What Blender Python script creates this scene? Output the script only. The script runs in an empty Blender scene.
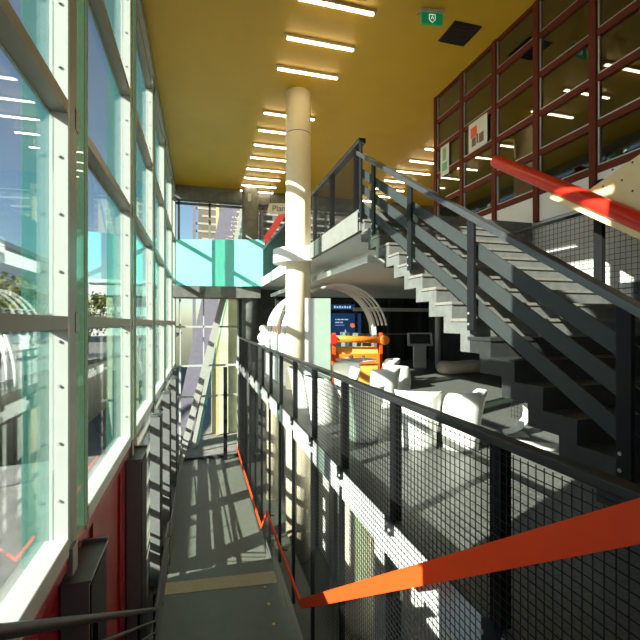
import bpy, math, random
from mathutils import Vector, Matrix
random.seed(7)
S = bpy.context.scene
C = S.collection
PI = math.pi

# ---------------------------------------------------------------- camera, sky, sun, exposure
YAW = math.radians(15.9)
cam = bpy.data.objects.new('camera', bpy.data.cameras.new('camera'))
C.objects.link(cam)
cam.location = (0, 0, 0)
cam.rotation_euler = (PI/2, 0, -YAW)
cam.data.sensor_width = 36
cam.data.lens = 421/640*36
cam.data.shift_y = 2/640
cam.data.clip_start = 0.05
cam.data.clip_end = 500
S.camera = cam

world = bpy.data.worlds.new('world'); S.world = world
world.use_nodes = True
wn = world.node_tree
sky = wn.nodes.new('ShaderNodeTexSky')
sky.sky_type = 'NISHITA'
sky.sun_disc = False
sky.sun_elevation = math.radians(28.6)
sky.sun_rotation = math.radians(245)
sky.air_density = 1.0; sky.dust_density = 0.6; sky.ozone_density = 2.0
bgn = wn.nodes['Background']
wn.links.new(sky.outputs[0], bgn.inputs[0])
bgn.inputs[1].default_value = 0.14

SUN_DIR = Vector((1, .456, -.60)).normalized()
sun = bpy.data.objects.new('sun', bpy.data.lights.new('sun', 'SUN'))
C.objects.link(sun)
sun.data.energy = 13
sun.data.angle = math.radians(0.53)
sun.data.color = (1, .95, .86)
sun.rotation_euler = SUN_DIR.to_track_quat('-Z', 'Y').to_euler()
sun.location = (-30, -15, 20)

S.view_settings.view_transform = 'Standard'
S.view_settings.look = 'None'
S.view_settings.gamma = 1
S.view_settings.use_curve_mapping = False
S.view_settings.exposure = 0.52
S.cycles.max_bounces = 10
S.cycles.diffuse_bounces = 5
S.cycles.transparent_max_bounces = 24
S.cycles.sample_clamp_indirect = 8

# ---------------------------------------------------------------- materials
def mat(name, col, rough=.6, metal=0.0, noise=.06, scale=6.0, bump=0.0, spec=.5, emit=None, estr=0):
    m = bpy.data.materials.new(name); m.use_nodes = True
    t = m.node_tree; b = t.nodes['Principled BSDF']
    b.inputs['Roughness'].default_value = rough
    b.inputs['Metallic'].default_value = metal
    b.inputs['Specular IOR Level'].default_value = spec
    tc = t.nodes.new('ShaderNodeTexCoord')
    n = t.nodes.new('ShaderNodeTexNoise'); n.inputs['Scale'].default_value = scale; n.inputs['Detail'].default_value = 5
    t.links.new(tc.outputs['Object'], n.inputs['Vector'])
    mr = t.nodes.new('ShaderNodeMapRange')
    mr.inputs[1].default_value = .3; mr.inputs[2].default_value = .7
    mr.inputs[3].default_value = 1-noise; mr.inputs[4].default_value = 1+noise
    t.links.new(n.outputs['Fac'], mr.inputs[0])
    mx = t.nodes.new('ShaderNodeVectorMath'); mx.operation = 'MULTIPLY'
    mx.inputs[0].default_value = col
    t.links.new(mr.outputs[0], mx.inputs[1])
    t.links.new(mx.outputs[0], b.inputs['Base Color'])
    if bump:
        bp = t.nodes.new('ShaderNodeBump'); bp.inputs['Strength'].default_value = bump
        bp.inputs['Distance'].default_value = .01
        t.links.new(n.outputs['Fac'], bp.inputs['Height']); t.links.new(bp.outputs[0], b.inputs['Normal'])
    if emit:
        b.inputs['Emission Color'].default_value = (*emit, 1)
        b.inputs['Emission Strength'].default_value = estr
    return m

def glass(name, tint, refl=1.0, ior=1.5, diff=0.0, dcol=(1, 1, 1)):
    m = bpy.data.materials.new(name); m.use_nodes = True
    t = m.node_tree; t.nodes.clear()
    out = t.nodes.new('ShaderNodeOutputMaterial')
    tr = t.nodes.new('ShaderNodeBsdfTransparent'); tr.inputs[0].default_value = (*tint, 1)
    gl = t.nodes.new('ShaderNodeBsdfGlossy'); gl.inputs['Roughness'].default_value = 0.01
    fr = t.nodes.new('ShaderNodeFresnel'); fr.inputs[0].default_value = ior
    ml = t.nodes.new('ShaderNodeMath'); ml.operation = 'MULTIPLY'; ml.inputs[1].default_value = refl
    t.links.new(fr.outputs[0], ml.inputs[0])
    mx = t.nodes.new('ShaderNodeMixShader')
    t.links.new(ml.outputs[0], mx.inputs[0]); t.links.new(tr.outputs[0], mx.inputs[1]); t.links.new(gl.outputs[0], mx.inputs[2])
    last = mx
    if diff:
        df = t.nodes.new('ShaderNodeBsdfTranslucent'); df.inputs[0].default_value = (*dcol, 1)
        d2 = t.nodes.new('ShaderNodeBsdfDiffuse'); d2.inputs[0].default_value = (*dcol, 1)
        ad = t.nodes.new('ShaderNodeMixShader'); t.links.new(df.outputs[0], ad.inputs[1]); t.links.new(d2.outputs[0], ad.inputs[2])
        m2 = t.nodes.new('ShaderNodeMixShader'); m2.inputs[0].default_value = diff
        t.links.new(mx.outputs[0], m2.inputs[1]); t.links.new(ad.outputs[0], m2.inputs[2]); last = m2
    t.links.new(last.outputs[0], out.inputs[0])
    return m

def emission(name, col, s):
    return mat(name, (.8, .8, .8), emit=col, estr=s)

M = {}
M['ceiling'] = mat('yellow ceiling paint', (.52, .295, .004), .5, noise=.04, scale=1.5)
M['cream'] = mat('cream column paint', (.84, .75, .54), .45, noise=.03)
M['white'] = mat('white paint', (.80, .80, .78), .5, noise=.03)
M['lightgrey'] = mat('light grey render', (.55, .55, .53), .7, noise=.08, scale=3)
M['concrete'] = mat('concrete', (.12, .122, .115), .8, noise=.16, scale=9, bump=.3)
M['fascia'] = mat('fascia concrete', (.17, .17, .155), .8, noise=.1)
M['tread'] = mat('tread concrete', (.17, .16, .135), .75, noise=.14, scale=14, bump=.2)
M['darkstep'] = mat('dark step surface', (.022, .023, .022), .5, noise=.2, scale=12)
M['colgrey'] = mat('grey column concrete', (.13, .135, .12), .7, noise=.25, scale=4)
M['steel'] = mat('charcoal painted steel', (.034, .039, .039), .45, noise=.06, spec=.3)
M['black'] = mat('black painted steel', (.008, .008, .009), .55, noise=.05, spec=.2)
M['wire'] = mat('black wire', (.012, .012, .012), .45, noise=.02, metal=.3)
M['rail'] = mat('dark handrail steel', (.016, .017, .018), .4, noise=.06, spec=.35)
M['handle'] = mat('bright worn rail steel', (.10, .105, .11), .28, noise=.08, metal=.6)
M['orange'] = mat('orange red paint', (.95, .07, .012), .5, noise=.03, spec=.2)
M['red'] = mat('red paint', (.62, .025, .012), .28, noise=.03)
M['beamred'] = mat('weathered red beam', (.30, .018, .012), .6)
M['darkred'] = mat('dark red panel', (.26, .012, .015), .25, noise=.12, scale=2)
M['frame'] = mat('oxide red frame', (.12, .022, .010), .65, noise=.08, spec=.2)
M['silver'] = mat('silver bead', (.5, .5, .5), .35, metal=.6, noise=.03)
M['mullwhite'] = mat('pale mullion paint', (.40, .42, .39), .4, noise=.03)
M['mullgrey'] = mat('grey green mullion paint', (.21, .235, .205), .4, noise=.05)
M['bronze'] = mat('bronze grey transom paint', (.19, .185, .145), .4, noise=.05)
M['fingreen'] = glass('green glass edge', (.48, .60, .52), .4, 1.5, .12, (.08, .2, .14))
M['teal'] = glass('teal glass fin', (.66, .90, .84), .3, 1.5, .22, (.14, .40, .35))
M['pane'] = glass('facade glass', (.93, .98, .96), .42, 1.5)
M['inpane'] = glass('inner window glass', (.92, .92, .80), 3.0, 1.6)
M['endpane'] = glass('end wall glass', (.93, .97, .93), .4, 1.5)
M['tealpanel'] = mat('teal tinted panel', (.17, .68, .61), .35, noise=.02)
M['hallfloor'] = mat('dark speckled floor', (.105, .108, .098), .42, noise=.35, scale=40)
M['rampfloor'] = mat('olive grey vinyl', (.10, .108, .088), .45, noise=.08, scale=5)
M['strip'] = mat('tan tactile strip', (.34, .28, .16), .7, noise=.12, scale=30)
M['brass'] = mat('brass stud', (.75, .45, .15), .3, metal=.7)
M['plastic'] = mat('white plastic', (.82, .81, .75), .4, noise=.02)
M['seat'] = mat('off white seat', (.72, .71, .64), .5, noise=.03)
M['box'] = mat('brushed metal casing', (.16, .17, .165), .3, noise=.1, metal=.35)
M['boxface'] = mat('grey casing face', (.17, .175, .17), .5, noise=.06, spec=.25)
M['lit'] = emission('batten tube', (1, .84, .55), 13)
M['batten'] = mat('batten housing', (.55, .50, .38), .5)
M['green'] = mat('exit green', (.0, .20, .07), .4, emit=(0, .25, .08), estr=.25)
M['signwhite'] = mat('sign white', (.8, .9, .8), .4, emit=(.8, .9, .8), estr=.35)
M['grille'] = mat('dark grille', (.035, .022, .018), .6)
M['amber'] = mat('orange plastic', (.72, .19, .02), .35, noise=.08)
M['amberdull'] = mat('dull orange board', (.45, .14, .03), .5)
M['yelloworange'] = mat('yellow orange board', (.85, .42, .08), .5, noise=.15, scale=3)
M['screen'] = mat('blue screen', (.01, .02, .05), .3, emit=(.01, .035, .10), estr=.7)
M['screenlight'] = mat('screen lettering', (.3, .4, .5), .4, emit=(.5, .65, .85), estr=.6)
M['screenorange'] = mat('screen orange', (.4, .1, .02), .4, emit=(.9, .2, .05), estr=.7)
M['darkwall'] = mat('dark hall wall', (.035, .038, .037), .35, noise=.2, scale=2)
M['darkglass'] = mat('dark glazing', (.03, .035, .034), .08, noise=.1, spec=.8)
M['offroom'] = mat('olive room wall', (.40, .37, .17), .7, noise=.15)
M['creampanel'] = mat('cream perforated panel', (.78, .64, .34), .5, noise=.03)
M['hole'] = mat('dark hole', (.05, .04, .02), .8)
M['pouf'] = mat('beige fabric', (.50, .42, .33), .85, noise=.1, bump=.3)
M['posterwhite'] = mat('poster paper', (.62, .62, .56), .6)
M['postergreen'] = mat('poster green', (.16, .38, .20), .6)
M['posterred'] = mat('poster red', (.75, .10, .04), .6)
M['posterbrown'] = mat('poster brown', (.16, .10, .06), .6)
M['paving'] = mat('plaza paving', (.17, .16, .15), .8, noise=.25, scale=3)
M['extwall'] = mat('pale exterior wall', (.50, .53, .40), .8, noise=.2, scale=1.2)
M['brownclad'] = mat('brown grey cladding', (.16, .13, .10), .8, noise=.3, scale=.8)
M['purple'] = mat('violet grey cladding', (.17, .155, .21), .6, noise=.1)
M['extgrey'] = mat('exterior grey steel', (.36, .36, .33), .5)
M['tan'] = mat('tan cladding', (.50, .42, .22), .6)
M['building'] = mat('far white building', (.70, .70, .68), .7)
M['leaf'] = mat('olive leaves', (.17, .17, .03), .7, noise=.4, scale=2)
M['bark'] = mat('bark', (.10, .07, .05), .9)
M['paper'] = mat('paper sign', (.55, .52, .45), .6)
M['ink'] = mat('dark ink', (.03, .03, .03), .6)
M['soffit'] = mat('soffit white', (.62, .62, .58), .7, noise=.04)

# ---------------------------------------------------------------- mesh helpers
class B:
    def __init__(s): s.v = []; s.f = []; s.sm = []
    def add(s, vs, fs, smooth=False):
        o = len(s.v); s.v += [tuple(v) for v in vs]
        s.f += [tuple(i+o for i in f) for f in fs]; s.sm += [smooth]*len(fs)
        return s
    def box(s, x0, x1, y0, y1, z0, z1):
        vs = [(x, y, z) for x in (x0, x1) for y in (y0, y1) for z in (z0, z1)]
        return s.add(vs, [(0, 1, 3, 2), (4, 6, 7, 5), (0, 4, 5, 1), (2, 3, 7, 6), (0, 2, 6, 4), (1, 5, 7, 3)])
    def quadbox(s, p, up, side):
        """box swept: p = list of 2 points, cross-section half vectors up, side"""
        a, b = Vector(p[0]), Vector(p[1]); up = Vector(up); side = Vector(side)
        vs = [q+i*up+j*side for q in (a, b) for (i, j) in ((-1, -1), (1, -1), (1, 1), (-1, 1))]
        return s.add(vs, [(0, 1, 2, 3), (7, 6, 5, 4), (0, 4, 5, 1), (1, 5, 6, 2), (2, 6, 7, 3), (3, 7, 4, 0)])
    def prism(s, poly, axis, a, b):
        """poly: 2D list; axis 'x': poly=(y,z); 'y': poly=(x,z); 'z': poly=(x,y)"""
        def P(u, v, w):
            return {'x': (w, u, v), 'y': (u, w, v), 'z': (u, v, w)}[axis]
        n = len(poly)
        vs = [P(u, v, a) for u, v in poly]+[P(u, v, b) for u, v in poly]
        fs = [tuple(range(n))[::-1], tuple(range(n, 2*n))]+[(i, (i+1) % n, n+(i+1) % n, n+i) for i in range(n)]
        return s.add(vs, fs)
    def tube(s, a, b, r, n=12, r2=None, smooth=True):
        return s.path([a, b], r, n, smooth, r2)
    def path(s, pts, r, n=10, smooth=True, r2=None):
        pts = [Vector(p) for p in pts]; k = len(pts); vs = []
        up0 = None
        for i, p in enumerate(pts):
            t = (pts[min(i+1, k-1)]-pts[max(i-1, 0)]).normalized()
            if up0 is None:
                up0 = Vector((0, 0, 1)) if abs(t.z) < .9 else Vector((0, 1, 0))
            sd = t.cross(up0)
            if sd.length < 1e-4: sd = t.cross(Vector((1, 0, 0)))
            sd.normalize(); u = sd.cross(t)
            rr = r if r2 is None else r+(r2-r)*i/(k-1)
            for j in range(n):
                a = 2*PI*j/n+PI/n
                vs.append(p+sd*math.cos(a)*rr+u*math.sin(a)*rr)
        fs = [(i*n+j, i*n+(j+1) % n, (i+1)*n+(j+1) % n, (i+1)*n+j) for i in range(k-1) for j in range(n)]
        s.add(vs, fs, smooth)
        o = len(s.v)-len(vs)
        s.f += [tuple(range(o, o+n))[::-1], tuple(range(o+(k-1)*n, o+k*n))]; s.sm += [False, False]
        return s
    def lathe(s, prof, c=(0, 0, 0), n=24, smooth=True):
        vs = [(c[0]+r*math.cos(2*PI*j/n), c[1]+r*math.sin(2*PI*j/n), c[2]+z) for r, z in prof for j in range(n)]
        fs = [(i*n+j, i*n+(j+1) % n, (i+1)*n+(j+1) % n, (i+1)*n+j) for i in range(len(prof)-1) for j in range(n)]
        s.add(vs, fs, smooth)
        o = len(s.v)-len(vs)
        if prof[0][0] > 1e-3: s.f.append(tuple(range(o, o+n))[::-1]); s.sm.append(False)
        if prof[-1][0] > 1e-3: s.f.append(tuple(range(o+(len(prof)-1)*n, o+len(prof)*n))); s.sm.append(False)
        return s
    def sphere(s, c, r, n=16):
        return s.lathe([(max(r*math.sin(PI*i/n), 1e-4), -r*math.cos(PI*i/n)) for i in range(n+1)], c, n+4)
    def mesh(s, name, m):
        me = bpy.data.meshes.new(name); me.from_pydata(s.v, [], s.f); me.update()
        me.polygons.foreach_set('use_smooth', s.sm)
        me.materials.append(M[m]); return me

def obj(name, b, m, parent=None, bevel=0):
    o = bpy.data.objects.new(name, b.mesh(name, m)); C.objects.link(o)
    if parent: o.parent = parent
    if bevel:
        md = o.modifiers.new('bevel', 'BEVEL'); md.width = bevel; md.segments = 2; md.limit_method = 'ANGLE'
    return o
def tag(o, label, cat, group=None):
    o['label'] = label; o['category'] = cat
    if group: o['group'] = group
    return o
def thing(name, label, cat, loc=(0, 0, 0), rz=0, group=None):
    o = bpy.data.objects.new(name, None); C.objects.link(o); o.empty_display_size = .1
    o.location = loc; o.rotation_euler = (0, 0, rz)
    return tag(o, label, cat, group)
def struct(name, b, m, parent=None, bevel=0):
    o = obj(name, b, m, parent, bevel)
    if not parent: o['kind'] = 'structure'
    return o
def sgroup(name, loc=(0, 0, 0)):
    o = bpy.data.objects.new(name, None); C.objects.link(o); o.location = loc; o['kind'] = 'structure'; return o
def dup(root, loc, rz=0, label=None, group=None):
    r = root.copy(); C.objects.link(r); r.location = loc; r.rotation_euler = (0, 0, rz)
    if label: r['label'] = label
    if group: r['group'] = group
    for ch in list(root.children):
        c = ch.copy(); C.objects.link(c); c.parent = r
        for g in list(ch.children):
            d = g.copy(); C.objects.link(d); d.parent = c
    return r

# ---------------------------------------------------------------- key levels
ZC = 5.66        # ceiling
ZF = -1.64       # hall floor (eye height 1.64)
ZU = 1.77        # upper floor
ZL = -5.05       # landing below
ZB = -5.80       # lowest floor
XF = -1.0        # facade inner face
XE = 1.53        # slab edge
YE = 18.6        # end wall

# ---------------------------------------------------------------- shell
struct('ceiling', B().box(-1.14, 13, -3.2, YE+.1, ZC, ZC+.35), 'ceiling')
struct('wall_back', B().box(1.5, 13, -3.4, -3.2, ZF-.1, ZC+.35), 'lightgrey')
w = sgroup('window_11')  # unseen glazed opening behind the camera, added to let in fill light
obj('pane', B().box(-1.14, 1.49, -3.3, -3.29, ZF+.1, 5.2), 'endpane', w)
for x in (-1.14, .15, 1.41): obj('stile', B().box(x, x+.08, -3.38, -3.301, ZF, 5.3), 'bronze', w)
obj('rail', B().box(-1.14, 1.49, -3.38, -3.2, 5.3, ZC), 'bronze', w)
struct('wall_lower_back', B().box(-1.14, 3.1, -3.4, -3.2, ZB-.2, ZF-.1), 'darkwall')
struct('wall_far_right', B().box(13, 13.2, -3.4, YE+.1, ZF-.4, ZC+.35), 'offroom')
# hall slab: top is the hall floor, its edge shows through the mesh
struct('floor_hall', B().box(XE, 13, -3.2, YE, ZF-.02, ZF), 'hallfloor')
struct('trim_slab_edge', B().box(XE-.005, 13, -3.2, YE, ZF-.33, ZF-.0205), 'white')
struct('floor_landing_top', B().box(-.95, XE-.006, -3.2, .35, ZF-.3, ZF), 'rampfloor')
struct('floor_lowest', B().box(-1.12, 3.1, 9.85, YE+.1, ZB-.2, ZB), 'rampfloor')
struct('floor_landing', B().box(-.78, 1.5, 5.5, 8.95, ZL-.35, ZL), 'rampfloor', bevel=.01)
struct('floor_lowest_rear', B().box(-1.12, 3.1, -3.2, 9.85, ZB-.2, ZB-.01), 'rampfloor')
b = B()
for i in range(3):
    b.box(-.78, 1.5, 8.951+i*.3, 9.25+i*.3, ZB-.005, ZL-.1875*(i+1))
struct('floor_short_steps', b, 'rampfloor')
b = B()
n = 20
for i in range(n-1):
    y = .351+i*5.149/(n-1)
    b.box(-.78, 1.45, y, y+5.149/(n-1), ZL-.3 if i > 12 else ZF-.1705*(i+1)-.5, ZF-.1705*(i+1))
struct('floor_stair_flight', b, 'rampfloor')
tag(obj('tactile_strip', B().prism([(-.77, 8.28), (1.44, 8.06), (1.44, 8.46), (-.77, 8.66)], 'z', ZL+.001, ZL+.006), 'strip'),
    'tan tactile strip across the olive landing floor below the stairs', 'floor strip')
first = None
for i, (y, w) in enumerate([(8.0, 'farthest'), (7.5, 'middle'), (6.98, 'nearest')]):
    o = obj('floor_stud', B().lathe([(.03, 0), (.028, .006), (.012, .009)], (0, 0, 0), 16), 'brass')
    o.location = (1.18, y, ZL)
    tag(o, 'small round brass stud in the landing floor, %s of the three' % w, 'floor stud', 'brass floor studs')

# lower storey wall behind the mesh, and light panels
struct('wall_lower_right', B().box(2.95, 3.1, -3.2, YE, ZB, ZF-.331), 'lightgrey')
b = B()
for y in [1.2+1.55*i for i in range(11)]:
    b.box(2.86, 2.95, y, y+.34, ZB, ZF-.34)
struct('trim_lower_pilasters', b, 'darkwall')
struct('trim_lower_skirt', B().box(1.5, 2.0, 5.5, 9.9, ZB-.2, ZL), 'rampfloor')

# ---------------------------------------------------------------- left facade: one window unit per bay
MUL = [-2.5+.13, .68, 3.73, 6.8, 9.85, 12.9, 16.2]     # near face of each mullion
TZ = [-1.78, 0.0, 1.70, 3.42, 5.15]
def bay(idx, y0, y1):
    w = sgroup('window_%d' % idx)
    # mullion at the far end of the bay
    obj('mullion_flange', B().box(-1.13, XF, y1, y1+.05, -1.9, ZC), 'mullwhite', w)
    obj('mullion_web', B().box(-1.06, XF, y1+.051, y1+.24, -1.9, ZC), 'mullgrey', w)
    obj('mullion_glass_strip', B().box(-1.02, XF-.01, y1+.241, y1+.555, -1.9, ZC), 'fingreen', w)
    obj('mullion_bar', B().box(-1.12, XF+.004, y1+.556, y1+.60, -1.9, ZC), 'bronze', w)
    for k, z in enumerate([-1.72, -1.4, -.95, -.5, -.15, .4, .85, 1.3, 2.0, 2.5, 3.0, 3.8, 4.3, 4.8]):
        if y1 < 10:
            obj('bolt', B().tube((-1.062, y1-.012, z), (-1.062, y1, z), .011, 10), 'silver', w)
    obj('glass_fin', B().box(-1.32, -1.14, y1+.01, y1+.035, -1.9, ZC), 'teal', w)
    obj('pane', B().box(-1.108, -1.096, y0+.6, y1, -1.78, ZC), 'pane', w)
    for z in TZ[1:]:
        obj('transom', B().box(-1.12, XF, y0+.60, y1, z-.055, z+.045), 'bronze', w)
        obj('transom_lip', B().box(-1.14, -1.121, y0+.60, y1, z-.075, z+.065), 'mullgrey', w)
        obj('bracket', B().box(-1.01, XF+.006, y1+.20, y1+.30, z-.09, z+.08), 'mullgrey', w)
    obj('sill', B().box(-1.16, XF+.01, y0+.60, y1, -1.84, -1.70), 'mullwhite', w, .008)
    obj('foot_bracket', B().box(-1.02, XF+.03, y1+.02, y1+.16, -2.02, -1.80), 'mullgrey', w, .005)
    return w
for i in range(1, len(MUL)-1):
    bay(i, MUL[i], MUL[i+1])
bay(6, MUL[-1], 18.45)
struct('trim_ceiling_edge', B().box(-1.16, XF+.04, -3.2, YE, ZC-.30, ZC-.001), 'bronze')
struct('wall_left_rear', B().box(-1.14, -1.0, -3.2, 1.27, -1.84, ZC-.31), 'lightgrey')
# red base wall (down to the lowest floor as far as the third casing)
struct('wall_left_base', B().box(-1.16, -1.06, -3.2, 8.0, ZB-.1, -1.841), 'darkred')
b = B()
for y in [-.5, .9, 2.3, 4.7, 6.2]:
    b.box(-1.06, -1.035, y, y+.05, ZB, -1.9)
struct('trim_red_ribs', b, 'darkred')
struct('trim_red_top_rail', B().box(-1.059, -1.0, -3.2, 8.0, -1.95, -1.86), 'darkred', bevel=.01)
# lower glazing beyond with its bars
w = sgroup('window_7')
obj('pane', B().box(-1.108, -1.098, 8.0, 18.5, -5.6, -1.9), 'pane', w)
for z0, z1 in [(-5.95, -5.52), (-5.17, -5.09), (-5.05, -4.99), (-4.90, -4.78), (-4.60, -4.57), (-4.16, -4.04), (-3.56, -3.44), (-2.96, -2.84), (-2.36, -2.24), (-1.9, -1.78)]:
    obj('lower_transom', B().box(-1.15, -1.07, 8.0, 18.5, z0, z1), 'bronze', w)

# post casings at the mullion feet
def casing(y, label):
    t = thing('post_casing', label, 'casing', (-.95, y, ZB), 0, 'metal post casings along the facade')
    h = -2.07-ZB
    obj('casing_body', B().box(-.10, .10, 0, .62, 0, h), 'boxface', t)
    obj('casing_side', B().box(.1005, .112, .03, .59, .05, h-.04), 'black', t)
    obj('cap_plate', B().box(-.10, .118, -.015, .64, h, h+.02), 'box', t, .004)
    obj('cap_upstand', B().box(-.10, .118, .61, .64, h+.021, h+.055), 'box', t)
    return t
lab = {2: 'near metal post casing with folded cap beside the red wall', 3: 'second post casing, dark front, beyond the red wall panel',
       4: 'third post casing with sunlit front striped by shadows', 5: 'fourth post casing with sunlit front, between the third and the fifth',
       6: 'farthest post casing near the glazed end wall'}
for i in lab: casing(MUL[i]-.005 if i else 0, lab[i])

# ---------------------------------------------------------------- lamps
def batten(x, y, label, grp, proto=[None]):
    if proto[0] is None:
        t = thing('batten_light', label, 'ceiling light', (x, y, ZC), 0, grp)
        obj('housing', B().box(0, 1.48, -.045, .045, -.055, 0), 'batten', t, .004)
        obj('tube', B().box(.05, 1.43, -.028, .028, -.085, -.0555), 'lit', t, .008)
        for xx in (.015, 1.435): obj('end_cap', B().box(xx, xx+.03, -.035, .035, -.08, -.056), 'batten', t)
        proto[0] = t; return t
    return dup(proto[0], (x, y, ZC), 0, label, grp)
ordn = ['nearest', 'second', 'third', 'fourth', 'fifth', 'sixth', 'seventh', 'eighth', 'ninth', 'tenth', 'eleventh', 'twelfth']
ys = [7.1, 8.15, 9.2, 11.25, 12.3, 13.35, 14.4, 15.5, 16.5, 17.4, 18.15]
for i, y in enumerate(ys):
    batten(1.6, y, 'lit batten light on the yellow ceiling, %s along the row over the column' % ordn[i], 'batten lights in the row by the column')
for i, y in enumerate([11.1, 12.15, 13.2, 14.25, 15.3, 16.35, 17.3, 18.15]):
    batten(6.95, y, 'lit batten light in the right hand row beyond the red frames, %s from the front' % ordn[i], 'batten lights in the row beyond the stair')
t = thing('exit_sign', 'green illuminated exit sign hanging from the yellow ceiling', 'exit sign', (4.05, 6.8, ZC), -YAW*.6)
obj('sign_plate', B().box(-.2, .2, -.02, .02, -.26, -.05), 'green', t)
obj('sign_housing', B().box(-.22, .22, -.045, .045, -.05, -.001), 'batten', t)
obj('sign_bracket', B().prism([(-.2, -.05), (-.3, -.12), (-.285, -.12), (-.19, -.05)], 'y', -.02, .02), 'silver', t)
b = B().path([(-.055, -.023, -.09), (-.055, -.023, -.18), (0, -.023, -.235), (.055, -.023, -.18), (.055, -.023, -.09), (-.055, -.023, -.09)], .008, 6)
b.path([(-.02, -.023, -.17), (0, -.023, -.11), (.02, -.023, -.17)], .009, 6)
obj('pictogram', b, 'signwhite', t)
b = B().box(-.3, .3, -.3, .3, -.012, -.001)
t = thing('ceiling_grille', 'dark square vent grille set in the yellow ceiling', 'vent', (4.9, 7.2, ZC))
obj('backing', b, 'grille', t)
b = B()
for i in range(12): b.box(-.28, .28, -.28+i*.049, -.262+i*.049, -.03, -.013)
obj('slats', b, 'grille', t)

# ---------------------------------------------------------------- columns, upper slab, dropped ceiling
struct('column_cream', B().lathe([(.31, ZF), (.31, ZC)], (2.34, 10.18, 0), 40), 'cream')
struct('column_cream_lower', B().lathe([(.31, ZB), (.31, ZF-.33)], (2.34, 10.18, 0), 40), 'cream')
struct('column_joint_ring', B().lathe([(.3115, 4.62), (.3115, 4.635)], (2.34, 10.18, 0), 40), 'hole')
struct('column_grey', B().lathe([(.34, ZF), (.34, ZC)], (2.02, 17.75, 0), 32), 'colgrey')
struct('column_grey_lower', B().lathe([(.34, ZB), (.34, ZF-.33)], (2.02, 17.75, 0), 32), 'colgrey')
for k, y in enumerate((5.9, 13.8)):
    struct('column_lower', B().lathe([(.22, ZB), (.22, ZF-.33)], (2.3, y, 0), 24), 'cream')

poly = [(2.5, 6.3), (2.5, 9.45)]
for i in range(13):
    a = -PI/2-.25-(PI-.5)*i/12
    poly.append((2.34+.62*math.cos(a), 10.18+.62*math.sin(a)))
poly += [(2.4, 10.9), (2.4, 16.95), (2.4, YE), (13, YE), (13, 6.3)]
struct('floor_upper', B().prism(poly, 'z', 1.44, ZU), 'white')
struct('trim_landing_fascia', B().box(2.42, 2.499, 6.25, 9.4, 1.44, ZU+.02), 'fascia')
struct('trim_landing_front', B().box(2.42, 5.7, 6.2, 6.299, 1.44, ZU), 'concrete')
struct('ceiling_hall', B().box(2.75, 13, 6.7, 17, 1.02, 1.14), 'soffit')
struct('trim_ceiling_support', B().box(3.3, 13, 7.2, 17, 1.141, 1.439), 'soffit')
# far bridge beam under the teal panel
struct('floor_bridge', B().box(-1.05, 2.39, 17.3, YE, .98, 1.43), 'colgrey')
t = thing('teal_panel', 'big glossy teal parapet panel in front of the bridge, barred with shadow', 'panel')
p0, p1 = Vector((-.93, 17.93, 0)), Vector((2.5, 16.95, 0))
dv = (p1-p0); nrm = Vector((dv.y, -dv.x, 0)).normalized()*.02
obj('panel_sheet', B().quadbox([p0+Vector((0, 0, 2.38)), p1+Vector((0, 0, 2.38))], (0, 0, .94), nrm), 'tealpanel', t)
for f in (.06, .94):
    q = p0+dv*f-nrm*1.0
    obj('panel_bracket', B().box(q.x-.04, q.x+.04, q.y+.03, q.y+.3, 1.435, 1.47), 'black', t)
# hall back wall with dark glazing
struct('wall_hall_back', B().box(2.9, 13, 16.6, 16.8, ZF, 1.02), 'darkwall')
w = sgroup('window_8')
for i in range(9):
    x = 6.2+i*.75
    obj('post', B().box(x, x+.12, 16.45, 16.59, ZF, 1.01), 'black' if i % 2 else 'steel', w)
    obj('pane', B().box(x+.125, x+.745, 16.53, 16.55, ZF, 1.01), 'darkglass', w)
obj('top_rail', B().box(6.1, 13, 16.42, 16.449, .45, .6), 'lightgrey', w)
obj('mid_rail', B().box(6.1, 13, 16.42, 16.449, -.55, -.48), 'colgrey', w)
struct('wall_hall_side', B().box(9.6, 9.75, -3.2, 16.4, ZF, 1.02), 'darkwall')
struct('column_hall', B().lathe([(.1, ZF), (.1, 1.02)], (8.1, 13.2, 0), 16), 'lightgrey')

# ---------------------------------------------------------------- end wall (glazed, pale frames)
w = sgroup('window_9')
obj('pane', B().box(-1.0, 1.62, YE, YE+.015, ZB, .97), 'endpane', w)
obj('upper_pane', B().box(-1.0, 13, YE, YE+.015, ZU, 5.1), 'endpane', w)
for z in (-4.9+1.75, -1.85, -.2): obj('rail', B().box(-1.0, 1.62, YE-.06, YE-.001, z-.04, z+.04), 'mullwhite', w)
for x in (-.85, 1.55): obj('stile', B().box(x, x+.08, YE-.07, YE-.001, ZB, .97), 'mullwhite', w)
obj('stile', B().box(.12, .17, YE-.06, YE-.001, -2, .97), 'mullwhite', w)
obj('threshold', B().box(-1.0, 1.62, YE-.12, YE-.001, ZB, ZB+.10), 'steel', w)
for x in (-.9, .35, 2.6, 5.5, 8.5, 11.5): obj('upper_stile', B().box(x, x+.09, YE-.06, YE-.001, ZU, 5.1), 'bronze', w)
obj('upper_rail', B().box(-1.0, 13, YE-.06, YE-.001, 4.93, 5.03), 'colgrey', w)
struct('trim_end_beam', B().box(-1.0, 13, YE-.3, YE+.1, 5.1, ZC-.001), 'colgrey')
struct('wall_end_right', B().box(1.63, 13, YE+.001, YE+.2, ZB, 1.43), 'colgrey')
obj_post = obj('door_post', B().box(.95, 1.1, 18.1, 18.25, ZB, -1.9), 'black')
tag(obj_post, 'free standing black post before the glazed end wall', 'post')
b = B().quadbox([(-.80, 18.35, ZB), (.95, 18.35, 1.0)], (.0, .09, 0), (.12, 0, -.03))
tag(obj('raking_strut', b, 'extgrey'), 'grey steel strut leaning across the glazed end wall', 'strut')
t = thing('hanging_sign', 'pale hanging sign lettered Plan, beside the cream column under the ceiling', 'sign', (3.05, 17.0, 4.62), -YAW)
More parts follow.
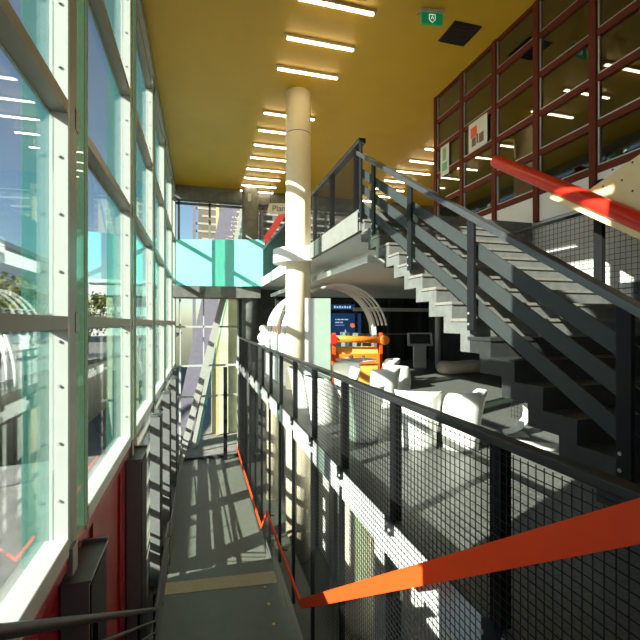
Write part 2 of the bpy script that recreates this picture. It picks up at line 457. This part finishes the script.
obj('sign_board', B().prism([(-.42, -.12), (-.36, .22), (.45, .22), (.45, -.22), (-.3, -.22)], 'y', -.02, .02), 'paper', t)
for x in (-.3, .3): obj('hanger', B().tube((x, 0, .22), (x, 0, 1.04), .012, 6), 'black', t)
def text(name, body, size, mtl, parent, loc, rot):
    cu = bpy.data.curves.new(name, 'FONT'); cu.body = body; cu.size = size; cu.extrude = .003
    cu.align_x = 'CENTER'; cu.align_y = 'CENTER'
    o = bpy.data.objects.new(name, cu); C.objects.link(o)
    dg = bpy.context.evaluated_depsgraph_get(); me = bpy.data.meshes.new_from_object(o.evaluated_get(dg))
    bpy.data.objects.remove(o)
    o = bpy.data.objects.new(name, me); C.objects.link(o); me.materials.clear(); me.materials.append(M[mtl])
    o.parent = parent; o.location = loc; o.rotation_euler = rot
    return o
text('lettering', 'Plan', .34, 'ink', t, (.05, -.026, 0), (PI/2, 0, 0))
t = thing('wall_lantern', 'small pale lantern on the top of the grey end column', 'lamp', (1.95, 17.38, 4.95))
obj('lantern_body', B().box(-.07, .07, -.06, .06, -.02, .3), 'paper', t, .01)
obj('lantern_arm', B().box(-.02, .02, -.02, .1, .3, .34), 'black', t)

# ---------------------------------------------------------------- mesh fences
def mesh_panel(x, y0, y1, z0f, z1, step=.05, r=.0034):
    """welded mesh in the plane X=x; z0f(y) gives the lower edge"""
    b = B()
    n = max(1, round((y1-y0)/step))
    for i in range(n):
        y = y0+(i+.5)*(y1-y0)/n
        b.path([(x, y, z0f(y)), (x, y, z1)], r, 3, False)
    z = z1-.02
    zm = min(z0f(y0), z0f(y1))
    while z > zm:
        a, c = y0, y1
        if z < z0f(y0):   # lower edge slopes down away from the camera
            f = (z0f(y0)-z)/(z0f(y0)-z0f(y1)+1e-9); a = y0+(y1-y0)*f
        if c-a > .02: b.path([(x+.005, a, z), (x+.005, c, z)], r, 3, False)
        z -= step
    return b
t = thing('mesh_guardrail', 'long black wire mesh guardrail along the edge of the hall floor', 'guardrail', (0, 0, 0))
def obj0(name, b, m, parent, bevel=0):
    return obj(name, b, m, parent, bevel)
RT = -.61
obj('handrail', B().box(1.505, 1.59, -2.6, 17.2, RT-.05, RT), 'rail', t, .008)
PY = [-1.9, -.62, .65, 1.93, 3.2, 4.48, 5.77, 7.05, 8.33, 9.61, 10.9, 12.2, 13.5, 14.8, 16.1, 17.15]
for y in PY:
    pp = obj('post', B().box(1.535, 1.60, y-.045, y+.045, ZF, RT-.05), 'black', t)
    obj('base_plate', B().box(1.49, 1.53, y-.06, y+.06, ZF-.11, ZF+.01), 'black' if y > 4 else 'rail', pp)
    if 1 < y < 8:
        for dy in (-.05, .05): obj('anchor_bolt', B().tube((1.475, y+dy, ZF-.06), (1.49, y+dy, ZF-.06), .014, 8), 'silver', pp)
low = lambda y: max(ZL+.25, ZF-.15-.667*max(0, y-.35)) if y < 9 else -5.3
for i in range(2, len(PY)-1):
    obj('mesh_panel', mesh_panel(1.505, PY[i]+.0, PY[i+1]-.0, low, RT-.055, .05, .0034 if i < 6 else .0024), 'wire', t)
for y in PY[5:]:
    obj('hanger_post', B().box(1.512, 1.56, y-.03, y+.03, low(y), ZF-.21), 'black', t)

# red / orange handrail, right side of the stair
t = thing('red_handrail', 'red flat handrail zigzagging down in front of the mesh, orange where sunlit', 'handrail')
def flat(a, b_, h=.075, w=.012):
    a, b_ = Vector(a), Vector(b_)
    return B().quadbox([a, b_], (0, 0, h), (w, 0, 0))
XR = 1.38
segs = [((XR, -1.6, .45+.2), (XR, .2, -.03)), ((XR, .2, -.03), (XR, 5.85, -4.0)), ((XR, 5.85, -4.02), (XR, 8.97, -4.08)),
        ((XR, 8.97, -4.08), (XR, 9.87, -4.81)), ((XR, 9.87, -4.81), (XR, 17.0, -5.0))]
segs = [((XR, -1.5, -.62), (XR, .75, -.45)), ((XR, .75, -.45), (XR, 5.85, -4.02)), ((XR, 5.85, -4.02), (XR, 8.97, -4.08)),
        ((XR, 8.97, -4.08), (XR, 9.87, -4.81)), ((XR, 9.87, -4.81), (XR, 17.0, -4.92))]
for k, (a, c) in enumerate(segs):
    h = .075 if k < 2 else .04
    obj('rail_section', flat(a, c, h), 'orange', t)
for y in (1.6, 3.4, 5.4, 7.4, 8.8, 10.6, 12.5, 14.5, 16.5):
    z = -.5-.69*(y-.75) if y < 5.85 else (-4.05 if y < 8.97 else -4.83)
    obj('rail_bracket', B().tube((XR+.01, y, z), (1.5, y, z-.03), .012, 8), 'black', t)

# left handrail, round dark tubes
t = thing('tube_railing', 'dark round tube railing on the left side of the stair and corridor', 'railing')
for k, dz in enumerate((0, -.16, -.32, -.48, -.64)):
    z0 = -.97+dz; z1 = -3.99+dz
    pts = [(-.6, -.3, .22+dz), (-.6, 1.54, z0), (-.6, 6.25, z1), (-.6, 8.95, z1-.02)]
    pts[0] = (-.6, .3, -.14+dz)
    pts += [(-.66, 9.9, -4.75+dz), (-.66, 17.4, -4.9+dz)]
    if k < 2 or True:
        obj('rail_tube', B().path(pts, .024 if k == 0 else .014, 10), 'rail', t)
for y in (1.0, 3.0, 5.0, 6.6, 8.0):
    z = -.97-.641*(y-1.54) if y < 6.25 else -4.0
    zb = ZF-.667*max(0, y-.35)-.15 if y < 5.5 else ZL
    obj('rail_post', B().box(-.66, -.628, y-.02, y+.02, zb, z), 'black', t)
for y in (10, 11.6, 13.2, 14.8, 16.4):
    obj('rail_post', B().box(-.72, -.688, y-.02, y+.02, ZB, -4.8), 'black', t)
t['label'] = 'dark round tube railing on the left side of the stair and corridor'

# upper landing mesh fence
t = thing('landing_guardrail', 'black mesh guardrail on the edge of the upper landing above the stair', 'guardrail')
obj('handrail', B().box(2.44, 2.56, 6.3, 9.25, 2.87, 2.95), 'rail', t, .006)
for y in (6.56, 7.9, 9.2): obj('post', B().box(2.46, 2.54, y-.05, y+.05, ZU, 2.87), 'black', t)
obj('mesh_panel', mesh_panel(2.45, 6.35, 9.2, lambda y: 1.5, 2.87, .05, .0048), 'wire', t)
t = thing('gallery_guardrail', 'dark mesh guardrail behind the cream column along the upper gallery', 'guardrail')
obj('handrail', B().box(2.42, 2.52, 10.7, 16.9, 2.87, 2.95), 'rail', t)
for y in (10.8, 12.8, 14.8, 16.8): obj('post', B().box(2.43, 2.51, y-.05, y+.05, ZU, 2.87), 'black', t)
obj('mesh_panel', mesh_panel(2.43, 10.7, 16.9, lambda y: 1.78, 2.87, .05, .008), 'wire', t)

# ---------------------------------------------------------------- the folded concrete stair
RI, TR, Y0s = .1735, .295, 6.4
NS = 19
up = []; lo = []
for j in range(NS+1):            # tread j at height ZU-RI*j, its nosing at Y0s-TR*j
    z = ZU-RI*j; y = Y0s-TR*j
    up += [(y, z), (y, z-RI)]
up = [(Y0s+.1, ZU)]+up
up[-1] = (up[-1][0], ZF)
T = .15
for j in range(NS+1):
    z = ZU-RI*j; y = Y0s-TR*j+T
    lo += [(y, z-T if j else z-.3), (y, z-RI-T)]
lo[0] = (Y0s+.1, ZU-.3)
lo[1] = (Y0s+.1, ZU-RI-T)
lo = [(a, max(c, ZF)) for a, c in lo]
XS, XS2 = 2.46, 5.0
st = thing('concrete_stair', 'wide folded concrete staircase rising from the hall to the upper floor', 'staircase')
# polygons per step (convex pieces) for clean shading
b = B(); tb = B(); b2 = B(); tb2 = B()
for j in range(NS+1):
    z = ZU-RI*j; y = Y0s-TR*j
    zb = max(z-RI-T, ZF)
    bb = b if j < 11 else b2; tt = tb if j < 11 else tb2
    bb.box(XS, XS2, y, y+T, zb if j < NS else ZF, z-.03)                        # riser plate
    if j: bb.box(XS, XS2, y+T+.0002, y+TR+.0, max(z-T, ZF), z-.03)               # tread plate
    tt.box(XS-.012, XS2, y-.015, y+TR+.02 if j else y+.1, z-.03, z)
obj('stair_plate', b, 'concrete', st)
obj('treads', tb, 'tread', st)
obj('lower_plate', b2, 'darkstep', st)['label'] = 'dark lower steps'  # lower steps get a darker colour than the upper ones
obj('lower_treads', tb2, 'darkstep', st)

t = thing('stair_balustrade', 'steel balustrade of posts and raking flat bars on the open side of the stair', 'balustrade')
hz = lambda y: 2.70-.588*(6.31-y)
def rake(name, off, h, w, x, m, y0=.6, y1=6.31, bev=0):
    return obj(name, B().quadbox([(x, y0, hz(y0)+off), (x, y1, hz(y1)+off)], (0, 0, h), (w, 0, 0)), m, t, bev)
rake('handrail', 0, .034, .045, XS-.02, 'handle', bev=.008)
for off in (-.31, -.56, -.84): rake('raking_bar', off, .072, .008, XS+.035, 'steel')
for y in (.45, 1.91, 3.385, 4.58, 5.69, 6.2):
    z = hz(y)
    pp = obj('post', B().box(XS-.045, XS-.012-.001, y-.048, y+.048, z-1.06, z-.03 if y < 6.1 else z+.18), 'black', t, .004)
    for dz in (.06, .16): obj('bolt', B().tube((XS-.052, y+.02, z-1.06+dz), (XS-.045, y+.02, z-1.06+dz), .012, 8), 'silver', pp)

# ---------------------------------------------------------------- right side: window wall, panels, big red tube, inner mesh
XW = 5.75
wv = [-.3, .75, 1.8, 2.86, 3.92, 4.98, 6.10, 7.2, 8.3, 9.4]
rows = [2.28, 2.96, 3.64, 4.32, 5.0, ZC]
fr = sgroup('window_10')
b = B()
for y in wv: obj('frame_post', B().box(XW-.07, XW+.05, y-.058, y+.058, ZU, ZC), 'frame', fr, .006)
for z in rows: obj('frame_rail', B().box(XW-.05, XW+.04, wv[0], wv[-1], z-.055, z+.055), 'frame', fr, .006)
for i in range(len(wv)-1):
    for k in range(5):
        y0, y1, z0, z1 = wv[i]+.07, wv[i+1]-.07, rows[k]+.055, rows[k+1]-.055
        bb = B()
        bb.box(XW-.04, XW-.02, y0, y1, z0, z0+.02).box(XW-.04, XW-.02, y1-.025, y1, z0+.021, z1)
        obj('bead', bb, 'silver', fr)
        obj('pane', B().box(XW-.012, XW-.004, y0, y1, z0, z1), 'inpane', fr)
struct('wall_right_sill', B().box(XW-.03, XW+.1, wv[0], 9.4, ZU, 2.225), 'white')
struct('wall_right_lower', B().box(XW, XW+.15, -3.2, 6.29, ZF, ZU-.001), 'lightgrey')
struct('trim_dark_dado', B().box(XW-.03, XW-.001, -3.2, 4.6, ZF, .55), 'darkwall')
struct('wall_office_back', B().box(9.7, 9.8, -3.2, 9.4, ZU, ZC), 'offroom')
struct('wall_office_end', B().box(XW+.06, 9.69, 9.4, 9.5, ZU, ZC), 'offroom')
struct('floor_office', B().box(XW+.16, 9.69, -3.2, 6.29, ZU-.2, ZU-.01), 'offroom')
# posters on the panes
def poster(y, z, w_, h_, label, marks):
    t = thing('poster', label, 'poster', (XW-.05, y, z))
    obj('sheet', B().box(-.003, .003, -w_/2, w_/2, -h_/2, h_/2), 'posterwhite', t)
    for (a, c, d, e, m_) in marks:
        obj('print', B().box(-.006, -.0035, a, c, d, e), m_, t)
poster(8.98, 3.92, .36, .72, 'narrow green printed poster in the end pane of the red frames', [(-.1, .1, -.25, -.05, 'postergreen'), (-.06, .08, 0, .3, 'postergreen')])
poster(7.72, 4.02, .62, .62, 'white poster with a red figure taped on the second pane of the red frames', [(.02, .24, -.02, .2, 'posterred'), (.06, .2, -.22, -.03, 'posterbrown'), (-.2, -.05, -.22, -.02, 'posterbrown'), (-.02, .04, -.2, .0, 'posterbrown')])

# inner mesh fence on the right edge of the stair
XM = 5.15
t = thing('inner_mesh_fence', 'black mesh fence on the wall side of the stair, below the red tube', 'guardrail')
obj('top_rail', B().box(XM-.02, XM+.02, .2, 6.2, 1.50, 1.54), 'black', t)
for y in (2.2, 4.4, 6.15): obj('post', B().box(XM-.03, XM+.03, y-.06, y+.06, -.9 if y > 3 else -1.6, 1.5 if y > 6 else 1.9), 'black', t)
obj('mesh_panel', mesh_panel(XM, .25, 6.1, lambda y: ZF, 1.5, .075, .004), 'wire', t)
t = thing('red_tube', 'thick red tube slanting down the wall side of the stair with rounded upper end', 'tube rail')
a, c = Vector((4.85, 6.05, 2.72)), Vector((4.85, 1.2, -.43))
dirv = (a-c).normalized()
pts = [c, a, a+dirv*.05, a+dirv*.085, a+dirv*.10]
bt = B()
rr = [.105, .105, .095, .06, .01]
n = 20; vs = []
sd = Vector((1, 0, 0)); u_ = sd.cross(dirv)
for p, r_ in zip(pts, rr):
    for j in range(n): vs.append(p+sd*math.cos(2*PI*j/n)*r_+u_*math.sin(2*PI*j/n)*r_)
bt.add(vs, [(i*n+j, i*n+(j+1) % n, (i+1)*n+(j+1) % n, (i+1)*n+j) for i in range(4) for j in range(n)], True)
obj('tube_body', bt, 'red', t)
hl = lambda y: 2.72-.65*(6.05-y)
obj('tube_bracket', B().quadbox([(4.85, 1.2, hl(1.2)-.15), (4.85, 4.9, hl(4.9)-.15)], (0, 0, .05), (.03, 0, 0)), 'creampanel', t)
for y in (2.2, 4.4): obj('tube_arm', B().tube((4.85, y, hl(y)-.05), (5.13, y, hl(y)-.05), .02, 8), 'black', t)
t = thing('perforated_panel', 'cream triangular panel with rows of small holes above the red tube', 'panel')
yy = 4.5
obj('panel_sheet', B().prism([(yy, hl(yy)), (1.2, hl(1.2)), (1.2, 2.1), (3.6, 2.0)], 'x', 4.95, 4.99), 'creampanel', t)
b = B()
for i in range(9):
    for k in range(9):
        y = 4.3-.25*i-(.12 if k % 2 else 0); z = 1.9-.17*k
        if z > hl(y)+.18: b.tube((4.947, y, z), (4.951, y, z), .014, 8)
obj('holes', b, 'hole', t)
for y in (1.6, 3.4): obj('panel_bracket', B().tube((4.99, y, 1.45), (5.13, y, 1.45), .02, 8), 'black', t)

# ---------------------------------------------------------------- white tub chairs
def tub(label, loc, rz):
    t = thing('tub_chair', label, 'chair', loc, rz, 'white tub chairs in the hall')
    n = 40; lv = 10; vs = []
    def rim(a):   # a=0 is the front (local -Y)
        c = (1-math.cos(a))/2
        q = max(0, min(1, (c-.22)/.36)); q = q*q*(3-2*q)
        return .44+.27*q+.06*c*q
    for side in (0, 1):
        for i in range(lv+1):
            for j in range(n):
                a = 2*PI*j/n; h = rim(a)
                z0 = 0 if side == 0 else .36
                z = z0+(h-z0)*i/lv
                r = .225+.085*(z/.8)**1.2+.03*max(0, (z-.4)/.4)*(1-math.cos(a))/2 - (.028 if side else 0)
                vs.append((r*math.sin(a), -r*math.cos(a), z))
    N = (lv+1)*n; fs = []
    for i in range(lv):
        for j in range(n):
            k = (j+1) % n
            fs.append((i*n+j, i*n+k, (i+1)*n+k, (i+1)*n+j))
            fs.append((N+i*n+k, N+i*n+j, N+(i+1)*n+j, N+(i+1)*n+k))
    for j in range(n):
        k = (j+1) % n
        fs.append((lv*n+j, lv*n+k, N+lv*n+k, N+lv*n+j))
    fs.append(tuple(range(n))[::-1])
    b = B(); b.add(vs, fs, True)
    obj('shell', b, 'plastic', t)
    obj('seat', B().lathe([(.222, .37), (.222, .40), (.20, .415), (.001, .42)], (0, 0, 0), 32), 'seat', t)
    return t
spots = [((2.2, 5.55), 160, 'white tub chair behind the mesh between the second and third near posts'),
         ((2.78, 5.0), 150, 'white tub chair left of the pair beside the stair foot'),
         ((3.28, 4.80), 200, 'white tub chair right of the pair, nearest the stair'),
         ((3.42, 7.5), 195, 'white tub chair turned with its back to the guardrail'),
         ((3.98, 8.0), 110, 'white tub chair just behind the one with its back turned'),
         ((1.95, 6.6), 100, 'white tub chair close to the mesh below the white display box'),
         ((1.95, 7.9), 60, 'white tub chair behind the mesh at the foot of the cream column'),
         ((3.0, 8.5), 330, 'white tub chair at the near side of the round café table'),
         ((4.25, 9.2), 250, 'white tub chair at the right side of the round café table')]
proto = None
for (xy, a, l) in spots:
    if proto is None: proto = tub(l, (xy[0], xy[1], ZF), math.radians(a))
    else: dup(proto, (xy[0], xy[1], ZF), math.radians(a), l)

# tables
def table(x, y, r, h, label):
    t = thing('cafe_table', label, 'table', (x, y, ZF))
    obj('tabletop', B().lathe([(r-.02, h-.035), (r, h-.02), (r, h-.005), (r-.01, h)], (0, 0, 0), 40), 'white', t)
    obj('pedestal', B().lathe([(.045, .02), (.04, h-.035)], (0, 0, 0), 16), 'silver', t)
    obj('foot', B().lathe([(r*.5, 0), (r*.5, .012), (.05, .03)], (0, 0, 0), 32), 'silver', t)
    return t
table(3.55, 9.35, .48, .76, 'round white café table with cups, in front of the orange counter')
table(1.82, 12.6, .2, 1.0, 'slim tall white pedestal table left of the cream column carrying a ball lamp')
cups = [(3.35, 9.2, 'left'), (3.5, 9.5, 'middle'), (3.72, 9.3, 'right')]
cp = None
for x, y, w_ in cups:
    l = 'small white cup on the round café table, %s of the three' % w_
    if cp is None:
        cp = thing('cup', l, 'cup', (x, y, ZF+.76), 0, 'cups on the café table')
        obj('cup_body', B().lathe([(.028, 0), (.034, .03), (.042, .085), (.038, .085), (.030, .03), (.001, .012)], (0, 0, 0), 20), 'plastic', cp)
        obj('saucer', B().lathe([(.04, 0), (.07, .008), (.07, .011), (.03, .006)], (0, 0, -.0), 20), 'plastic', cp)
    else: dup(cp, (x, y, ZF+.76), .7, l)
t = thing('ball_lamp', 'white lamp of two stacked balls standing on the tall white table', 'lamp', (1.82, 12.6, ZF+1.0))
obj('lower_ball', B().sphere((0, 0, .17), .17), 'plastic', t)
obj('upper_ball', B().sphere((0, 0, .44), .115), 'plastic', t)

# white display box
t = thing('display_box', 'tall white display box standing beside the cream column behind the guardrail', 'display box', (2.50, 8.95, ZF), -YAW)
obj('box_body', B().box(-.28, .28, -.07, .07, .03, 2.16), 'white', t, .004)
obj('plinth', B().box(-.25, .25, -.05, .05, 0, .0295), 'steel', t)

# arched canopy
t = thing('arched_canopy', 'white canopy of curved hoops over the orange counter', 'canopy', (3.36, 10.7, ZF))
def band(r0, r1, y0, y1, a0, a1, n=36):
    b = B(); vs = []
    for i in range(n+1):
        a = a0+(a1-a0)*i/n
        for r, y in ((r0, y0), (r1, y0), (r1, y1), (r0, y1)):
            vs.append((r*math.cos(a), y, 1.3+r*math.sin(a)))
    fs = []
    for i in range(n):
        for k in range(4):
            fs.append((i*4+k, i*4+(k+1) % 4, (i+1)*4+(k+1) % 4, (i+1)*4+k))
    fs += [(3, 2, 1, 0), (n*4, n*4+1, n*4+2, n*4+3)]
    return b.add(vs, fs, False)
obj('hoop', band(1.24, 1.30, 0, .34, 0, PI), 'white', t)
for y in (.8, 1.3, 1.8, 2.3, 2.8): obj('hoop', band(1.25, 1.30, y, y+.06, PI*.5, PI), 'white', t)
for y in (-.75, -.5, -.25): obj('hoop', band(1.26, 1.30, y, y+.04, .2, PI*.62), 'white', t)
for a in (.6, 1.2, 1.9, 2.6): obj('purlin', B().tube((1.275*math.cos(a), -.75 if a < 1.7 else 0, 1.3+1.275*math.sin(a)), (1.275*math.cos(a), .3 if a < 1.7 else 2.86, 1.3+1.275*math.sin(a)), .015, 8), 'white', t)
for x in (-1.27, 1.27): obj('base_wall', B().box(x-.05, x+.05, 0, 2.86, 0, 1.299), 'white' if x < 0 else 'colgrey', t)
# orange counter
t = thing('orange_counter', 'orange counter with a thick cross bar and red end posts under the canopy', 'counter', (3.88, 10.25, ZF), -.06)
obj('counter_body', B().box(-.62, .62, 0, .4, 0, .98), 'yelloworange', t, .01)
obj('cross_bar', B().tube((-.72, -.12, 1.22), (.74, -.12, 1.17), .085, 16), 'amber', t)
obj('front_board', B().box(-.66, .66, -.05, -.001, .55, .82), 'amber', t, .01)
for x in (-.6, .66): obj('end_post', B().box(x-.04, x+.04, -.11, -.051, 0, 1.36), 'orange', t, .006)
obj('bar_knob', B().tube((-.66, -.24, 1.2), (-.66, -.1, 1.2), .12, 20), 'red', t)
obj('bar_knob', B().tube((.72, -.24, 1.17), (.72, -.1, 1.17), .12, 20), 'amber', t)
t = thing('amber_bench', 'orange panel stand behind the ball lamp beside the hoops', 'stand', (2.75, 15.4, ZF))
obj('stand_panel', B().box(-.13, .13, 0, .05, 0, 1.95), 'amberdull', t, .01)
# screens
t = thing('wall_screen', 'dark blue screen with pale text lines and an orange emblem on the dark wall', 'screen', (5.85, 16.55, -.08))
obj('screen_face', B().box(-.64, .64, -.06, .04, -.5, .44), 'screen', t, .005)
b = B()
for z, x0, ws in ((.16, -.5, (.05, .14, .12, .16)), (.04, -.5, (.18, .12))):
    for w_ in ws:
        b.box(x0, x0+w_, -.066, -.0605, z, z+.045); x0 += w_+.03
b.box(-.5, -.1, -.066, -.0605, -.06, -.045)
obj('pale_lines', b, 'screenlight', t)
obj('emblem', B().prism([(.15, -.08), (.22, -.16), (.42, -.12), (.5, .02), (.36, -.03), (.28, .03), (.16, .02)], 'y', -.066, -.061), 'screenorange', t)
obj('emblem_sail', B().prism([(-.1, -.42), (.02, -.42), (-.07, -.2)], 'y', -.066, -.061), 'screenlight', t)
t = thing('banner_sign', 'narrow blue lit banner above the dark blue screen', 'sign', (5.7, 16.5, .62))
obj('banner_face', B().box(-.5, .5, 0, .05, -.11, .11), 'screen', t)
b = B()
for i in range(7): b.box(-.4+i*.11, -.33+i*.11, -.004, -.001, -.05, .05-.02*(i % 2))
obj('banner_mark', b, 'screenlight', t)
# kiosk
t = thing('kiosk', 'grey information kiosk with a tilted dark screen under the stair', 'kiosk', (7.55, 13.5, ZF), -.35)
obj('kiosk_pedestal', B().box(-.22, .22, -.12, .12, 0, .82), 'lightgrey', t, .01)
b = B().quadbox([(-.44, -.04, 1.02), (.44, -.04, 1.02)], (0, -.12, .0)if False else (0, .09, .22), (0, -.045, .02))
obj('kiosk_head', b, 'lightgrey', t, .01)
b = B().quadbox([(-.36, -.092, 1.04), (.36, -.092, 1.04)], (0, .07, .17), (0, -.004, .002))
obj('kiosk_screen', b, 'darkglass', t)
# pouf
b = B()
vs = []; n, m_ = 32, 12
for i in range(n):
    a = 2*PI*i/n
    R1 = .55+.05*math.cos(2*a+1); rr = .19+.03*math.cos(a*2)
    for k in range(m_):
        c_ = 2*PI*k/m_
        vs.append(((R1+rr*math.cos(c_))*math.cos(a)*1.0, (R1+rr*math.cos(c_))*math.sin(a)*.7, .2+rr*math.sin(c_)))
b.add(vs, [(i*m_+k, ((i+1) % n)*m_+k, ((i+1) % n)*m_+(k+1) % m_, i*m_+(k+1) % m_) for i in range(n) for k in range(m_)], True)
o = obj('ring_pouf', b, 'pouf'); o.location = (8.0, 11.7, ZF)
tag(o, 'beige ring shaped pouf on the dark floor beneath the stair', 'pouf')
# white curved stand and a pale slab standing in for a sunlit patch of floor
t = thing('curved_stand', 'small white curved sheet stand on the floor behind the stair', 'stand', (4.42, 5.15, ZF), -.5)
b = B(); prof = [(.16, .38), (.17, .30), (.15, .2), (.08, .1), (-.02, .03), (-.12, .0)]
vs = []
for y in (-.14, .14):
    for x, z in prof: vs.append((x, y, z+.012))
k = len(prof); vs += [(v[0]-.012, v[1], v[2]+.012) for v in vs]
fs = []
for i in range(k-1):
    fs += [(i, i+1, k+i+1, k+i), (2*k+i, 3*k+i, 3*k+i+1, 2*k+i+1), (i, 2*k+i, 2*k+i+1, i+1), (k+i, k+i+1, 3*k+i+1, 3*k+i)]
fs += [(0, k, 3*k, 2*k), (k-1, 3*k-1, 4*k-1, 2*k-1)]
b.add(vs, fs); obj('curved_sheet', b, 'plastic', t)
obj('stand_foot', B().box(-.14, .17, -.15, .15, 0, .01), 'plastic', t)
b = B(); poly = []
for i in range(9): a = -PI/2+PI*i/8; poly.append((.32+.12*math.cos(a), .12*math.sin(a)))
poly += [(-.4, .12), (-.4, -.12)]
o = obj('sun_patch_slab', b.prism(poly, 'z', 0, .03), 'seat'); o.location = (4.15, 4.65, ZF); o.rotation_euler = (0, 0, -.7)
tag(o, 'flat pale slab with a rounded end standing in for sunlit floor by the curved stand', 'sun patch')

# ---------------------------------------------------------------- outdoors
struct('ground_plaza', B().prism([(-60, -20), (-1.2, -20), (-1.2, 7.2), (-6.5, 6.4), (-6.5, 20), (-3.5, 40), (-3.5, 90), (-60, 90)], 'z', -2.3, -2.05), 'paving')
struct('ground_lower', B().box(-6.4, 20, 6.0, 60, -6.4, -6.05), 'paving')
t = thing('exterior_wall', 'tall pale green concrete wall outside the glazed end wall', 'wall')
obj('wall_slab', B().box(.6, 9, 23.5, 24, -6.05, 3.3), 'extwall', t)
obj('wall_pier', B().quadbox([(2.35, 23.2, -6), (3.2, 23.2, 3)], (.35, 0, 0), (0, .2, 0)), 'extgrey', t)
t = thing('escalator_enclosure', 'violet grey slanted enclosure rising outside the end wall', 'enclosure')
obj('enclosure_slab', B().quadbox([(-1.0, 21.5, -6.3), (1.6, 21.5, 6.6)], (.42, 0, 0), (0, .3, 0)), 'purple', t)
obj('enclosure_edge', B().quadbox([(-.38, 21.2, -6.3), (2.2, 21.2, 6.6)], (.09, 0, 0), (0, .1, 0)), 'extgrey', t)
obj('enclosure_trim', B().quadbox([(-.2, 21.1, -6.3), (2.38, 21.1, 6.6)], (.04, 0, 0), (0, .1, 0)), 'teal', t)
t = thing('slatted_tower', 'open slatted tower with pale louvres outside the upper end glazing', 'tower')
for k, x in enumerate((-.3, .9, 3.2, 5.4)): obj('tower_post', B().box(x-.08, x+.08, 23.0, 23.2, -6, 9), 'tan' if k % 2 else 'purple', t)
for i in range(14): obj('louvre', B().quadbox([(-.3 if i % 3 else .1, 23.1, 3.2+i*.4), (7.5, 23.1, 3.05+i*.4)], (0, 0, .05), (0, .06, 0)), 'extgrey', t)
obj('tower_back', B().box(-.1, 14, 25, 25.4, 3.4, 11), 'brownclad', t)
obj('tan_pier', B().box(2.2, 2.55, 22.6, 22.9, -6, 9), 'tan', t)
o = obj('red_beam', B().quadbox([(2.6, 21, 3.2), (4.6, 21, 6.4)], (.13, 0, -.08), (0, .1, 0)), 'beamred'); tag(o, 'red diagonal beam seen through the upper end glazing', 'beam')
def building(x0, x1, y0, y1, h, label, nx, nz):
    t = thing('building', label, 'building', (x0, y0, -2.05))
    obj('walls', B().box(0, x1-x0, 0, y1-y0, 0, h), 'building', t)
    obj('roof_edge', B().box(-.3, x1-x0+.3, -.3, y1-y0+.3, h, h+.5), 'building', t)
    for k in range(nz):
        obj('window_band', B().box(.6, x1-x0-.6, -.06, -.001, 1.2+k*3.2, 2.9+k*3.2), 'darkglass', t)
        obj('window_band', B().box(x1-x0+.001, x1-x0+.06, .6, y1-y0-.6, 1.2+k*3.2, 2.9+k*3.2), 'darkglass', t)
building(-46, -17.5, 44, 58, 9.0, 'long white building with dark window bands across the plaza', 6, 2)
building(-16, -7.5, 70, 80, 8.0, 'distant low white block at the far end of the plaza', 4, 2)
def tree(x, y, h, r, label):
    t = thing('tree', label, 'tree', (x, y, -2.05), 0, 'trees on the plaza')
    obj('trunk', B().tube((0, 0, 0), (.1, 0, h*.6), .13, 8, .06), 'bark', t)
    b = B()
    for i in range(900):
        d = Vector((random.gauss(0, 1), random.gauss(0, 1), random.gauss(0, 1))).normalized()*r*random.random()**.4
        p = Vector((0, 0, h-r*.8))+Vector((d.x, d.y, d.z*.75))
        u1 = Vector((random.gauss(0, 1), random.gauss(0, 1), random.gauss(0, 1))).normalized()*.14
        v1 = u1.cross(Vector((random.gauss(0, 1), random.gauss(0, 1), random.gauss(0, 1)))).normalized()*.10
        b.add([p-u1, p+v1, p+u1, p-v1], [(0, 1, 2, 3)])
    obj('foliage', b, 'leaf', t)
tree(-8.7, 22, 4.4, 2.0, 'olive leaved tree on the plaza, nearest to the facade')
tree(-12.5, 26, 4.6, 2.3, 'olive leaved tree farther left on the plaza')
tree(-7.0, 30, 4.2, 2.0, 'olive leaved tree far along the plaza beside the facade')
for k, (x, y, w_) in enumerate([(-7.2, 15.5, 'nearer'), (-8.2, 17.5, 'farther')]):
    pts = [(x+1.6*math.cos(PI*i/16), y, -2.05+2.9*math.sin(PI*i/16)) for i in range(17)]
    tag(obj('garden_arch', B().path(pts, .07, 8), 'white'), 'thin white arch standing on the plaza, %s of the two' % w_, 'arch', 'white arches on the plaza')
cl = None
for k, (x, y, w_) in enumerate([(-3.4, 5.4, 'nearest the window'), (-4.6, 6.1, 'left of the other'), (-7.6, 9.4, 'farther off beside the arches')]):
    l = 'light metal garden chair on the plaza, %s' % w_
    if cl is None:
        cl = thing('garden_chair', l, 'chair', (x, y, -2.05), .5, 'garden chairs outside')
        obj('seat', B().box(-.22, .22, -.22, .22, .44, .46), 'silver', cl)
        obj('backrest', B().box(-.22, .22, .20, .22, .62, .85), 'silver', cl)
        for sx in (-.21, .21):
            for sy in (-.21, .21): obj('leg', B().tube((sx, sy, 0), (sx, sy, .44 if sy < 0 else .85), .012, 6), 'silver', cl)
    else: dup(cl, (x, y, -2.05), 2.0, l)
